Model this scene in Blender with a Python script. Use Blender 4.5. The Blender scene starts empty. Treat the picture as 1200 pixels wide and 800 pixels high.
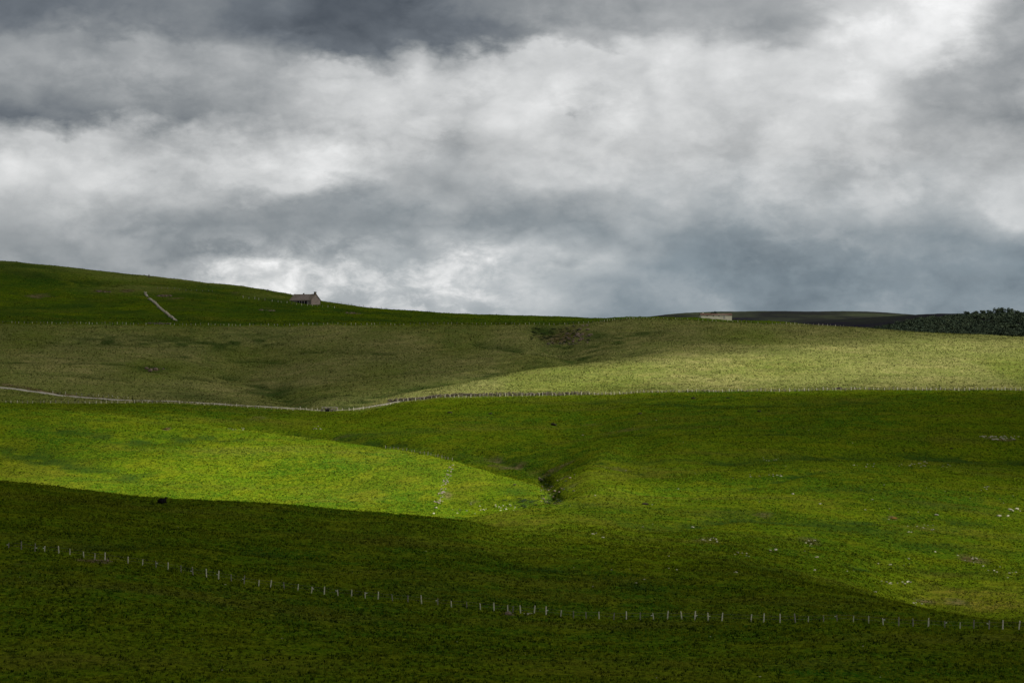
import bpy, bmesh, math, random
import numpy as np
from mathutils import Vector, Matrix
random.seed(7); rng = np.random.RandomState(11)
S = bpy.context.scene
COL = S.collection
FP = 2400.0                                   # focal length expressed for a 1200 wide frame

# ------------------------------------------------------------------ helpers
def srgb(r, g, b):
    f = lambda c: (c/255/12.92) if c/255 <= .04045 else ((c/255+.055)/1.055)**2.4
    return (f(r), f(g), f(b), 1.0)
def link(o, parent=None):
    COL.objects.link(o)
    if parent is not None: o.parent = parent
    return o
def tag(o, label=None, cat=None, group=None, kind=None):
    if label: o['label'] = label
    if cat: o['category'] = cat
    if group: o['group'] = group
    if kind: o['kind'] = kind
    return o
def empty(name, loc, rz=0.0):
    o = bpy.data.objects.new(name, None); o.empty_display_size = .5
    o.location = loc; o.rotation_euler = (0, 0, rz); return link(o)
def bm_obj(name, bm, mat, parent=None, smooth=False):
    me = bpy.data.meshes.new(name); bm.to_mesh(me); bm.free()
    if smooth:
        for p in me.polygons: p.use_smooth = True
    me.materials.append(mat)
    return link(bpy.data.objects.new(name, me), parent)
def np_mesh(name, co, faces, mat, attrs=None, smooth=False, parent=None):
    me = bpy.data.meshes.new(name); n = len(co); k = faces.shape[1]; m = len(faces)
    me.vertices.add(n); me.vertices.foreach_set('co', np.ascontiguousarray(co, dtype=np.float32).ravel())
    me.loops.add(m*k); me.loops.foreach_set('vertex_index', np.ascontiguousarray(faces, dtype=np.int32).ravel())
    me.polygons.add(m); me.polygons.foreach_set('loop_start', np.arange(0, m*k, k, dtype=np.int32))
    try: me.polygons.foreach_set('loop_total', np.full(m, k, dtype=np.int32))
    except Exception: pass
    me.update(calc_edges=True)
    me.polygons.foreach_set('use_smooth', np.full(m, bool(smooth)))
    for nm, arr in (attrs or {}).items():
        if arr.ndim == 2:
            a = me.color_attributes.new(nm, 'FLOAT_COLOR', 'POINT'); a.data.foreach_set('color', np.ascontiguousarray(arr, dtype=np.float32).ravel())
        else:
            a = me.attributes.new(nm, 'FLOAT', 'POINT'); a.data.foreach_set('value', np.ascontiguousarray(arr, dtype=np.float32))
    me.materials.append(mat)
    return link(bpy.data.objects.new(name, me), parent)
def add_box(bm, size, loc=(0,0,0), rot=None):
    M = Matrix.Translation(loc) @ (rot.to_4x4() if rot is not None else Matrix.Identity(4)) @ Matrix.Diagonal((*size, 1))
    return bmesh.ops.create_cube(bm, size=1, matrix=M)['verts']

# ------------------------------------------------------------------ noise
LAT = rng.rand(512, 512)
def vnoise(x, y, seed=0):
    x = x + seed*37.17; y = y + seed*91.73
    xi = np.floor(x).astype(np.int64); yi = np.floor(y).astype(np.int64)
    fx = x-xi; fy = y-yi; fx = fx*fx*fx*(fx*(fx*6-15)+10); fy = fy*fy*fy*(fy*(fy*6-15)+10)
    a = LAT[yi & 511, xi & 511]; b = LAT[yi & 511, (xi+1) & 511]
    c = LAT[(yi+1) & 511, xi & 511]; d = LAT[(yi+1) & 511, (xi+1) & 511]
    return (a*(1-fx)+b*fx)*(1-fy) + (c*(1-fx)+d*fx)*fy - .5
def fbm(x, y, seed=0, oct=4):
    r = 0; a = 1.0; s = 0
    for i in range(oct):
        r = r + a*vnoise(x*2**i, y*2**i, seed+i*3); s += a; a *= .5
    return r/s

# ------------------------------------------------------------------ the lie of the land
# control columns (bearing) and rows (distance); each row gives the distance and how far below / above eye level the ground is
U = np.array([-300,0,100,200,300,400,500,550,600,650,700,750,800,850,900,1000,1100,1200,1500], float)
def row(d, v):
    d = np.array(d, float)*np.ones(len(U)); v = np.array(v, float)*np.ones(len(U))
    return d, -(v-400)/FP*d
def drow(prev, dd, dz):
    return prev[0]+np.array(dd, float), prev[1]+np.array(dz, float)
rows = []
rows.append((np.full(len(U), 0.), np.full(len(U), -1.7)))
rows.append((np.full(len(U), 60.), np.full(len(U), -13.)))
rows.append((np.full(len(U), 150.), np.full(len(U), -29.)))
rows.append(row(230, [770,775,778,780,785,788,790,790,792,792,793,794,795,796,797,797,798,800,805]))
Fr = row([350,340,335,330,327,323,319,317,315,313,311,309,307,305,302,298,294,290,280],
         [628,642,652,667,684,698,708,713,718,722,726,727,728,728.5,729,730,735,738,748]); rows.append(Fr)
Cr = row([490,480,480,480,475,475,472,470,430,425,415,410,400,392,385,372,345,325,312],
         [545,563,574,584,589,597,605,611,640,643,651,657,667,672,678,695,716,732,744]); rows.append(Cr)
rows.append(drow(Cr, [42,42,42,42,42,42,42,42,60,65,65,60,60,52,45,40,42,42,42], -np.array([9,9,9,9,9,9,8,4.5,1.2,.9,1,1.5,1.6,2.3,3.2,6,12,12,12.])))
rows.append(row([570,570,570,570,570,570,570,550,545,560,580,600,600,600,600,600,600,600,600],
                [592,602,605,607,609,613,618,609,599,588,578,576,578,578,578,581,588,598,615]))
rows.append(row([610,610,610,610,610,605,600,588,580,592,610,640,640,640,640,640,640,640,640],
                [575,583,586,588,591,594,598,606,606,596,570,561,560,560,560,563,570,578,592]))
Kr = row([790,790,785,780,765,735,700,675,655,640,660,700,700,700,700,700,700,700,700],
         [466,476,482,492,503,518,532,544,560,572,549,539,534,534,534,538,544,550,562]); rows.append(Kr)
rows.append(drow(Kr, 34, [-.5,-1,-1.5,-3,-5,-6.5,-6.5,-6,-4.5,.2,2.2,2.8,3,3,3,3,3,3,3]))
rows.append(row([860,860,860,850,845,820,790,785,775,770,770,770,770,770,770,770,770,770,770],
                [470,478,483,489,497,505,512,516,521,521,514,506,502,500,499,498,500,502,508]))
Mr = row(920, [460,471,472,474,478,481,467,465,464,463.5,463,462,461,460,459,457.5,457,457,456]); rows.append(Mr)
rows.append(row(962, [452,461,466,469,473,470,459,456,454,453,452,450.5,449,448,447.5,447,447,448,448]))
rows.append(row(1025, [432,441,447,453,461,454,445,441,437,434,432,430,428,426.5,426,425,425,427,428]))
rows.append(row(1105, [402,411,415,421,436,427,424,420,416,413,409,407,406,405,404,404,405,408,410]))
T3r = row(1200, [376,380,380.5,381.5,382,382,381.5,381,381,382,378.5,375.5,376,378,380.5,384.5,391,395,399]); rows.append(T3r)
rows.append(row([1330,1330,1330,1330,1330,1320,1310,1310,1300,1290,1270,1270,1270,1270,1270,1270,1270,1270,1270],
                [335,345,350,353,358,365,372,374,375.5,377,377,374,373.5,375,377.5,384,391.5,396,400]))
Rr = row([1480,1480,1480,1480,1470,1450,1430,1420,1410,1390,1360,1340,1340,1340,1340,1330,1330,1330,1330],
         [295,304.5,316,326.5,338.5,356,365,367.5,369.5,371.5,374.2,371.8,371.3,373.5,375.5,386,394,398,402]); rows.append(Rr)
rows.append(drow(Rr, 120, [-6,-8,-8,-10,-12,-14,-14,-14,-14,-14,-14,-14,-14,-14,-14,-14,-14,-14,-14.]))
rows.append(row(1950, [380,396,400]+[404]*16))
rows.append(row(2300, [400]*13+[399,398,394,393,394,395]))
rows.append(row(2750, [395]*13+[392,389,384,377,374,368]))
rows.append(row(3250, [392]*12+[388,386,381,373.5,369,368,362]))
rows.append(row(3700, [392]*12+[390,388,386,382,380,380,380]))
rows.append(row(4700, [384]*9+[381,377,372.5,367,365.3,364,364.8,371,376,380]))
rows.append(row(6500, 396)); rows.append(row(14000, 399.5))
T_U = (U-600)/FP
tg = np.linspace(-.375, .375, 601)
def pchip_rows(x, y, xi):
    # x, y : (n,) increasing ; Fritsch-Carlson monotone cubic
    h = np.diff(x); dl = np.diff(y)/h; m = np.zeros(len(x))
    w1 = 2*h[1:]+h[:-1]; w2 = h[1:]+2*h[:-1]
    ok = dl[:-1]*dl[1:] > 0
    with np.errstate(divide='ignore', invalid='ignore'):
        mm = (w1+w2)/(w1/dl[:-1]+w2/dl[1:])
    m[1:-1] = np.where(ok, mm, 0); m[0] = dl[0]; m[-1] = dl[-1]
    k = np.clip(np.searchsorted(x, xi)-1, 0, len(h)-1); s = (xi-x[k])/h[k]
    return ((1+2*s)*(1-s)**2*y[k] + s*(1-s)**2*h[k]*m[k] + s*s*(3-2*s)*y[k+1] + s*s*(s-1)*h[k]*m[k+1])
dg = np.concatenate([np.arange(0, 1760, 1.6), np.arange(1760, 14001, 20.)])
Dk = np.array([pchip_rows(T_U, r[0], tg) for r in rows]); Zk = np.array([pchip_rows(T_U, r[1], tg) for r in rows])
for _ in range(6):
    Zk[:, 1:-1] = .25*Zk[:, :-2]+.5*Zk[:, 1:-1]+.25*Zk[:, 2:]; Dk[:, 1:-1] = .25*Dk[:, :-2]+.5*Dk[:, 1:-1]+.25*Dk[:, 2:]
HG = np.array([pchip_rows(Dk[:, i], Zk[:, i], dg) for i in range(len(tg))])     # [bearing, distance]
for _ in range(14):
    HG[:, 1:1090] = .25*HG[:, 0:1089]+.5*HG[:, 1:1090]+.25*HG[:, 2:1091]
for _ in range(6):
    HG[1:-1] = .25*HG[:-2]+.5*HG[1:-1]+.25*HG[2:]
def lookup(G, t, d):
    a = np.clip((t-tg[0])/(tg[1]-tg[0]), 0, len(tg)-1.0001); ia = a.astype(int); fa = a-ia
    k = np.clip(np.searchsorted(dg, d, side='right')-1, 0, len(dg)-2); fd = np.clip((d-dg[k])/(dg[k+1]-dg[k]), 0, 1)
    return (G[ia, k]*(1-fa)+G[ia+1, k]*fa)*(1-fd)+(G[ia, k+1]*(1-fa)+G[ia+1, k+1]*fa)*fd
TH = math.radians(31)
def polar(x, y):
    x = np.asarray(x, float); y = np.asarray(y, float)
    th = np.arctan2(x, y); r = np.hypot(x, y)
    front = np.abs(th) <= TH
    d = np.where(front, y, r*math.cos(TH)); t = np.where(front, x/np.maximum(y, 1e-6), np.sign(x)*math.tan(TH))
    return np.clip(t, -.374, .374), d, th, r
def ucol(t): return 600+FP*t
GROOVES = []      # (polyline Nx2, width, depth)
def seg_dist(px, py, a, b):
    ab = b-a; L = (ab**2).sum()+1e-9
    s = np.clip(((px-a[0])*ab[0]+(py-a[1])*ab[1])/L, 0, 1)
    return np.hypot(px-a[0]-s*ab[0], py-a[1]-s*ab[1])
def poly_dist(x, y, P):
    out = np.full(x.shape, 1e9)
    for a, b in zip(P[:-1], P[1:]): out = np.minimum(out, seg_dist(x, y, a, b))
    return out
def Z(x, y, fine=True):
    x = np.asarray(x, float); y = np.asarray(y, float); sh = x.shape
    x = x.ravel(); y = y.ravel()
    t, d, th, r = polar(x, y)
    z = lookup(HG, t, d)
    w = np.clip((np.abs(th)-math.radians(60))/math.radians(45), 0, 1); w = w*w*(3-2*w)
    z = z*(1-w)+w*(-1.7+12*(1-np.exp(-r/250)))
    far = np.clip((d-520)/500, 0, 1); nearcam = np.clip((r-15)/60, 0, 1)
    z = z + nearcam*((.35+.6*far)*vnoise(x/70, y/95, 1)*1.5 + (.25+.35*far)*vnoise(x/26, y/34, 2)*1.3
                     + (.22+.28*np.clip((d-480)/60,0,1))*vnoise(x/9, y/9, 3) + (.13+.10*np.clip((d-480)/60,0,1))*vnoise(x/4.2, y/3.6, 4))
    far2 = np.clip((d-1900)/800, 0, 1)
    z = z + far2*(5*fbm(x/260, y/300, 8, 3))
    if fine:
        z = z + nearcam*(.16*vnoise(x/2.1, y/1.7, 5) + .11*vnoise(x/.95, y/.8, 6))
    for P, wd, dp in GROOVES:
        lo = P.min(0)-4*wd; hi = P.max(0)+4*wd
        m = (x > lo[0]) & (x < hi[0]) & (y > lo[1]) & (y < hi[1])
        if m.any():
            dd = poly_dist(x[m], y[m], P); z[m] -= dp*np.exp(-(dd/wd)**2)
    return z.reshape(sh)
def z1(x, y): return float(Z(np.array([x]), np.array([y]))[0])
DM = np.concatenate([np.arange(196, 1700, .8), np.arange(1700, 6500, 6)])
_cache = {}
def hit(u, v):
    """ground point seen along bearing u at height v (first surface met)"""
    t = (u-600)/FP; k = round(u*2)
    if k not in _cache: _cache[k] = 400-FP*Z(t*DM, DM, False)/DM
    vt = _cache[k]; i = int(np.argmax(vt <= v))
    if not vt[i] <= v: i = int(np.argmin(vt))
    d = DM[i]; return np.array([t*d, d])
def P3(u, v):
    p = hit(u, v); return Vector((p[0], p[1], z1(*p)))
def at(u, d):
    x = (u-600)/FP*d; return Vector((x, d, z1(x, d)))
def pl(pts): return np.array([hit(u, v) for u, v in pts])
_gr = [ (pl([(560,434),(610,427),(660,423),(705,418),(730,414)]), 3.5, 2.2),
        (pl([(600,424),(650,421),(700,421)]), 3.0, 1.6), (pl([(560,402),(600,408),(640,412),(668,419)]), 7, 1.8),
        (pl([(420,441),(470,437),(530,436),(585,428)]), 3.5, 1.2), (pl([(60,400),(110,397),(170,401),(230,400)]), 4, 1.0), (pl([(20,436),(90,440),(150,446)]), 3, 1.0),
        (pl([(215,340),(260,343),(310,349)]), 4, 1.2), (pl([(180,333),(230,336),(270,337)]), 4, 1.2), (pl([(0,342),(60,346),(110,349)]), 4, 1.0), (pl([(10,356),(80,360),(150,357)]), 5, 1.0),
        (pl([(640,404),(655,409),(680,414),(705,418)]), 6, 2.0),
        (pl([(507,450),(535,445),(562,440),(590,437)]), 3.5, 1.0),
        (pl([(180,415),(230,419),(300,421),(330,424)]), 3.5, 1.2),
        (pl([(0,424),(60,425),(110,425),(170,428)]), 3.0, .9),
        (pl([(215,441),(255,446),(290,452),(303,460)]), 3.5, 1.5),
        (pl([(268,440),(296,446),(316,453),(328,462),(352,473)]), 9, 2.6),
        (pl([(392,476),(450,460),(507,449),(562,438),(610,428)]), 13, 2.0),
        (pl([(610,428),(660,423),(705,418),(740,413)]), 12, 1.6),
        (pl([(640,386),(655,396),(664,404),(690,412)]), 12, 3.0),
        (pl([(700,402),(720,396),(760,388)]), 22, 2.0),
        (pl([(330,505),(380,512),(430,517),(480,521)]), 5, 1.5),
        (pl([(120,396),(220,399),(300,396)]), 25, 2.0),
        (pl([(850,541),(950,534),(1060,533),(1199,540)]), 12, 1.3),
        (pl([(700,470),(850,474),(1000,470)]), 14, 1.2),
        (pl([(760,620),(860,606),(960,612),(1060,606),(1150,612)]), 7, 1.0),
        (pl([(60,505),(160,515),(260,512)]), 12, 1.2),
        (pl([(20,525),(90,548),(150,556)]), 12, 1.5),
        (pl([(100,640),(220,636),(330,650)]), 6, .7),
        (pl([(560,655),(660,668),(760,690)]), 6, .5),
        (pl([(335,413),(400,412),(460,414)]), 3, 1.0),
        (pl([(380,464),(440,459),(470,456)]), 3.5, .8),
        (pl([(170,433),(190,435)]), 4, 1.3),
        (pl([(700,511),(760,510),(850,509),(960,507)]), 2.5, .7),
        (pl([(860,575),(900,567),(960,552)]), 3.0, .6),
        (pl([(634,556),(640,566),(644,573),(652,581),(650,588)]), 2.4, 2.0), (pl([(652,570),(646,576),(640,583)]), 2.0, 1.0),
        (pl([(640,560),(628,549),(600,543),(560,530)]), 3.0, 1.2),
        (pl([(760,556),(700,541),(650,552)]), 3.5, .7),
        (pl([(1000,664),(1060,661),(1120,668)]), 3.0, .8),
        (pl([(30,322),(60,330),(100,333)]), 8, 2.0),
        (pl([(75,325),(110,331),(130,334)]), 6, 2.0) ]
_gr.append((pl([(690,437),(735,434),(850,433),(1000,433),(1070,434)]), 2.5, -.7))
GROOVES.extend(_gr); _cache.clear()

def fenceM(u): return 920.0
# ------------------------------------------------------------------ land cover : dry grass, bare earth, moor, plus crease shade kept as colour
PATCH = []    # (x, y, rx, ry, strength, channel)
def patch(u, v, ru, rv, s, ch):
    c = hit(u, v); a = hit(u, v+rv)[1]; b = hit(u, v-rv)[1]
    rx = ru*c[1]/FP; PATCH.append((c[0], c[1], rx, max(1.0, min(abs(b-a)/2, 60, 1.6*rx+2)), s, ch))
for a in [ (665,386,24,5,.55,1),(655,396,26,7,.8,1),(683,391,8,7,.7,1),(640,388,16,7,1.,2),(655,402,14,3,.6,2),(700,395,16,8,.9,2),
           (180,433,10,2,.9,1),(178,432,24,4,.8,2),(322,462,26,6,1,2),(360,470,40,3,.6,2),(230,465,40,4,.7,2),
           (120,341,14,2,.7,1),(193,346,8,2,.7,1),(275,343,8,2,.5,1),(415,367,10,2.5,.9,1),(300,445,12,3,.5,1),(313,361,8,4,.5,1),
           (45,347,14,3,.7,2),(400,362,16,3,.7,2),(30,322,30,5,.7,2),(105,332,26,3,.7,2),
           (525,580,9,16,.55,1),(560,560,30,14,.35,0),(545,575,20,12,.45,0),(555,588,12,7,.4,1),
           (640,573,9,8,.55,1),(655,590,9,4,.7,1),(672,568,12,5,.4,1),(625,555,18,6,.35,1),(610,575,18,7,.6,2),(620,590,14,5,.9,2),(637,566,5,8,.8,2),(648,580,8,6,.7,2),
           (600,548,30,4,.6,1),(575,540,20,3,.5,1),(655,547,20,3,.6,1),(660,560,10,4,.6,1),(540,533,20,3,.6,2),(600,540,40,3,.6,2),(730,505,40,2.5,.4,1),(690,498,20,2,.4,1),(860,520,40,2,.3,1),(800,500,60,2,.4,2),(770,540,60,3,.5,2),(870,545,50,3,.5,2),(1010,575,60,4,.5,2),(870,600,50,4,.5,2),(1100,590,50,4,.5,2),(1080,640,60,4,.5,2),(700,590,30,4,.35,2),(760,620,50,4,.4,2),(720,550,20,3,.45,1),(760,548,12,3,.35,1),(690,560,40,6,.35,0),
           (950,634,16,4,.5,1),(1140,656,18,6,.75,1),(1110,675,50,4,.55,0),(1130,700,45,12,.75,0),(1125,708,16,6,.5,1),(1185,690,30,14,.5,0),
           (1048,607,7,2.5,.8,1),(1080,618,18,5,.4,1),(960,592,30,10,.5,0),(830,634,20,4,.45,1),(905,640,8,4,.4,1),(895,603,14,4,.5,1),
           (1170,514,20,3,.6,1),(1120,672,50,3,.5,2),(1000,620,70,5,.7,2),(890,665,60,4,.5,2),(980,470,60,6,.35,0),(780,490,40,5,.35,0),
           (330,495,40,4,.5,0),(300,490,20,4,.4,1),(400,513,40,3,.4,1),(420,512,60,6,.7,2),(195,502,5,2,.8,1),(270,494,50,3,.4,0),
           (30,560,70,6,.5,0),(590,604,40,5,.6,0),(120,657,22,3,.9,1),(595,719,10,2,.7,1),(540,717,10,2,.5,1),
           (25,660,18,4,.4,1),(205,650,20,5,.25,1),(620,645,30,6,.35,0),(650,690,60,12,.35,0),(700,700,50,8,.25,1),
           (480,632,90,8,.3,0),(470,560,60,20,.35,0),(700,610,50,8,.5,0),(620,612,40,7,.9,0),(1160,705,60,14,1.3,0),(1110,692,30,6,1.0,0),(1090,706,20,3,.6,1),
           (80,740,80,8,.2,1),(100,775,120,16,.5,0),(700,785,120,10,.4,0),(330,780,80,10,.4,0),
           (45,347,16,3,.8,1),(150,341,16,2,.7,1),(205,350,12,2,.6,1),(250,338,10,2,.6,2),(320,352,26,3,.9,2),(405,364,20,3,.9,2),(165,338,60,6,.5,0),(230,330,60,6,.5,0),(150,325,60,4,.5,0),(310,346,30,6,.4,0)]:
    patch(*a)
BANK = pl([(0,450),(30,455),(70,462),(100,465),(150,469)])
def cover(x, y):
    t, d, th, r = polar(x, y); u = ucol(t)
    PAT0 = 0; jit = 2.5*vnoise(x/9, y/9, 21)
    dt3 = np.interp(u, [-300,690,720,760,800,900,1000,1500], [1200,1200,1215,1262,1212,1206,1400,1400])
    tan = 1/(1+np.exp(-(d-922-jit)/1.2)) / (1+np.exp((d-dt3-jit)/1.5))
    tan = tan*(1-.45*np.clip((vnoise(x/40, y/60, 22)*2.6), 0, 1))
    earth = np.zeros_like(tan); dark = np.zeros_like(tan)
    wx = 6*vnoise(x/7, y/7, 23)+3*vnoise(x/2.6, y/2.6, 24); wy = 8*vnoise(x/8, y/8, 25)
    for cx, cy, rx, ry, s, ch in PATCH:
        m = (np.abs(x-cx) < rx*2.6+8) & (np.abs(y-cy) < ry*2.6+8)
        if not m.any(): continue
        q = ((x[m]+wx[m]*min(1, rx/8)-cx)/rx)**2+((y[m]+wy[m]*min(1, ry/8)-cy)/ry)**2
        val = s*np.exp(-q*.9)*(.55 if ch == 0 and cy < 915 else 1)
        tgt = (tan, earth, dark)[ch]; tgt[m] = np.maximum(tgt[m], val)
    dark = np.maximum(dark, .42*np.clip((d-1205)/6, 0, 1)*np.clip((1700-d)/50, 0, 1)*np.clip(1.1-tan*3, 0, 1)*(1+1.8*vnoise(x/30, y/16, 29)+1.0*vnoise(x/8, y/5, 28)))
    bd = poly_dist(x, y, BANK); earth = np.maximum(earth, .95*np.exp(-(bd/4)**2))
    # banks on the ridge pasture, dry on top
    rid = np.clip((d-1395)/60, 0, 1)*np.clip((560-u)/200, 0, 1)*np.clip((1600-d)/50, 0, 1)
    tan = np.maximum(tan, rid*(.55+.5*vnoise(x/30, y/18, 26)))
    moor = np.clip((d-1750)/150, 0, 1)*(1-.5*np.clip((d-3350)/120, 0, 1)*np.clip(.5+2.2*fbm(x/220, y/260, 30, 4)+np.clip((d-4300)/250, -.3, .5), 0, 1))
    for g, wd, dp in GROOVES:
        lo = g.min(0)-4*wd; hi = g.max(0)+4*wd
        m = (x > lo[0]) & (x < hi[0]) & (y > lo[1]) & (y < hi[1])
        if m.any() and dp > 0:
            k_ = np.clip(.55+2.2*vnoise(x[m]/7, y[m]/5, 27), 0, 1); dark[m] = np.maximum(dark[m], .9*k_*np.exp(-((poly_dist(x[m], y[m], g)+2*vnoise(x[m]/3, y[m]/3, 28))/(wd*.7))**2))  # shade of sunken grooves put into the colour, broken by noise
    return np.stack([np.clip(tan, 0, 1), earth, dark, moor], -1)

# ------------------------------------------------------------------ node helpers
class NT:
    def __init__(s, tree): s.t = tree; s.n = tree.nodes; s.l = tree.links
    def new(s, typ, **kw):
        n = s.n.new(typ)
        for k, v in kw.items(): setattr(n, k, v)
        return n
    def put(s, sock, v):
        if hasattr(v, 'is_linked') or isinstance(v, bpy.types.NodeSocket): s.l.new(v, sock)
        elif v is not None: sock.default_value = v
    def math(s, op, a, b=None, c=None, clamp=False):
        n = s.new('ShaderNodeMath', operation=op, use_clamp=clamp)
        s.put(n.inputs[0], a)
        if b is not None: s.put(n.inputs[1], b)
        if c is not None: s.put(n.inputs[2], c)
        return n.outputs[0]
    def mix(s, f, a, b, mode='MIX'):
        n = s.new('ShaderNodeMix', data_type='RGBA', blend_type=mode); n.clamp_factor = True
        s.put(n.inputs[0], f); s.put(n.inputs[6], a); s.put(n.inputs[7], b); return n.outputs[2]
    def noise(s, vec, scale, detail=2, rough=.5, dist=0, out='Fac', typ='FBM'):
        n = s.new('ShaderNodeTexNoise', noise_dimensions='3D'); 
        try: n.noise_type = typ
        except Exception: pass
        s.put(n.inputs['Vector'], vec); n.inputs['Scale'].default_value = scale; n.inputs['Detail'].default_value = detail
        n.inputs['Roughness'].default_value = rough; n.inputs['Distortion'].default_value = dist
        return n.outputs[out]
    def vmul(s, vec, xyz):
        n = s.new('ShaderNodeVectorMath', operation='MULTIPLY'); s.put(n.inputs[0], vec); n.inputs[1].default_value = xyz; return n.outputs[0]
    def ramp(s, f, stops, interp='LINEAR'):
        n = s.new('ShaderNodeValToRGB'); cr = n.color_ramp; cr.interpolation = interp
        cr.elements[0].position, cr.elements[0].color = stops[0][0], stops[0][1]
        cr.elements[1].position, cr.elements[1].color = stops[-1][0], stops[-1][1]
        for p, c in stops[1:-1]: e = cr.elements.new(p); e.color = c
        s.put(n.inputs[0], f); return n.outputs[0]
    def rng(s, v, a, b, c=0., d=1., smooth=False):
        n = s.new('ShaderNodeMapRange'); n.clamp = True
        if smooth: n.interpolation_type = 'SMOOTHSTEP'
        s.put(n.inputs[0], v)
        for i, q in enumerate((a, b, c, d)): n.inputs[i+1].default_value = q
        return n.outputs[0]
def material(name):
    m = bpy.data.materials.new(name); m.use_nodes = True; t = NT(m.node_tree); t.n.clear()
    out = t.new('ShaderNodeOutputMaterial'); return m, t, out
def g(v): return (v, v, v, 1)

def grass_colour(t):
    """colour of the sward from its cover attribute, shared by turf and tufts"""
    geo = t.new('ShaderNodeNewGeometry'); pos = geo.outputs['Position']
    at_ = t.new('ShaderNodeAttribute', attribute_name='cover'); sep = t.new('ShaderNodeSeparateColor'); t.l.new(at_.outputs['Color'], sep.inputs[0])
    tan, earth, dark, moor = sep.outputs[0], sep.outputs[1], sep.outputs[2], at_.outputs['Alpha']
    flat = t.vmul(pos, (.9, .85, 1.0))
    n1 = t.noise(flat, .018, 4, .6); n2 = t.noise(flat, .11, 4, .6); n3 = t.noise(flat, .7, 3, .6); n4 = t.noise(pos, 2.6, 2, .6)
    strk = t.noise(t.vmul(pos, (.22, 1.1, 1)), .16, 5, .62)
    spk = t.noise(t.vmul(pos, (1, .6, 1)), 1.5, 5, .75)
    strk = t.noise(t.vmul(pos, (.18, 1.0, 1)), .13, 7, .72)
    spk = t.noise(t.vmul(pos, (1, .6, 1)), 1.1, 5, .8)
    sp2 = t.noise(t.vmul(pos, (.5, .8, 1)), .42, 5, .75)
    grn = t.mix(t.rng(n1, .38, .62), (.025, .092, .005, 1), (.080, .136, .003, 1))
    grn = t.mix(t.rng(n2, .45, .62, 0, .8), grn, (.114, .136, .005, 1))
    grn = t.mix(t.rng(strk, .50, .62, 0, .75), grn, (.028, .062, .003, 1))
    ns = t.noise(t.vmul(pos, (.35, 1.0, 1)), .045, 6, .68); grn = t.mix(t.rng(ns, .52, .66, 0, .6), grn, (.105, .095, .018, 1))
    grn = t.mix(t.rng(sp2, .50, .62, 0, .6), grn, (.027, .060, .003, 1))
    grn = t.mix(t.rng(n3, .55, .68, 0, .6), grn, (.175, .20, .010, 1))
    grn = t.mix(t.rng(n4, .5, .64, 0, .75), grn, (.175, .22, .012, 1))
    grn = t.mix(t.rng(spk, .50, .60, 0, .9), grn, (.007, .019, .002, 1))  # dark specks partly stand in for occlusion shade between tufts
    tn = t.mix(t.rng(n2, .40, .60), (.138, .160, .034, 1), (.22, .208, .072, 1))
    tn = t.mix(t.rng(n1, .42, .58, 0, .75), tn, (.10, .135, .024, 1))
    tn = t.mix(t.rng(strk, .48, .60, 0, .8), tn, (.085, .098, .026, 1))
    tn = t.mix(t.rng(sp2, .50, .62, 0, .6), tn, (.085, .095, .028, 1))
    tn = t.mix(t.rng(n3, .52, .66, 0, .6), tn, (.33, .315, .12, 1))
    tn = t.mix(t.rng(ns, .50, .60, 0, .5), tn, (.085, .12, .018, 1))
    tn = t.mix(t.rng(n4, .5, .64, 0, .6), tn, (.36, .345, .145, 1))
    tn = t.mix(t.rng(spk, .50, .60, 0, .65), tn, (.055, .058, .020, 1))
    sy = t.new('ShaderNodeSeparateXYZ'); t.l.new(pos, sy.inputs[0])
    och = t.mix(t.rng(n2, .4, .6), (.135, .125, .010, 1), (.22, .175, .028, 1)); och = t.mix(t.rng(spk, .5, .6, 0, .8), och, (.03, .045, .004, 1)); och = t.mix(t.rng(n3, .45, .6, 0, .7), och, (.07, .095, .004, 1))
    tn = t.mix(t.rng(sy.outputs[1], 912, 920), och, tn)
    c = t.mix(tan, grn, tn)
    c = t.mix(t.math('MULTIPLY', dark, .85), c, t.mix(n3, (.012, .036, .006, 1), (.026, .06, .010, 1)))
    brown = t.mix(t.rng(sp2, .4, .6), (.070, .050, .022, 1), (.19, .15, .085, 1))
    brown = t.mix(t.rng(n3, .48, .56, 0, .85), brown, (.05, .075, .008, 1))
    c = t.mix(t.rng(t.math('ADD', earth, t.math('MULTIPLY', t.math('SUBTRACT', n3, .5), .9)), .25, .6), c, brown)
    mr = t.mix(t.rng(t.noise(pos, .006, 5, .6), .42, .58), (.015, .014, .024, 1), (.022, .026, .022, 1))
    ol = t.mix(t.rng(t.noise(t.vmul(pos, (.5, .3, 1)), .012, 6, .65), .42, .58), (.020, .022, .022, 1), (.046, .056, .034, 1))
    mr = t.mix(t.rng(moor, .6, .95), ol, mr); c = t.mix(t.rng(moor, 0, .4), c, mr)
    globals()['tanf'] = tan
    return c, pos, n4, n3
M = {}
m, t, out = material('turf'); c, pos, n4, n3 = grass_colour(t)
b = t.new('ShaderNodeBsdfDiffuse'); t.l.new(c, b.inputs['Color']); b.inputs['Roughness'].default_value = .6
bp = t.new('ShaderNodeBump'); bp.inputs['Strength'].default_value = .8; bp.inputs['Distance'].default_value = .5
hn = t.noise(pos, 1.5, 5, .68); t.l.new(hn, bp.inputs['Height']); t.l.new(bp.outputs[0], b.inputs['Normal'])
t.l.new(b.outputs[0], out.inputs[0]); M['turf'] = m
m, t, out = material('grass_blades'); c, pos, n4, n3 = grass_colour(t)
df = t.new('ShaderNodeBsdfDiffuse'); tr = t.new('ShaderNodeBsdfTranslucent'); mx = t.new('ShaderNodeMixShader'); mx.inputs[0].default_value = .5
vr = t.new('ShaderNodeAttribute', attribute_name='shade')
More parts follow.
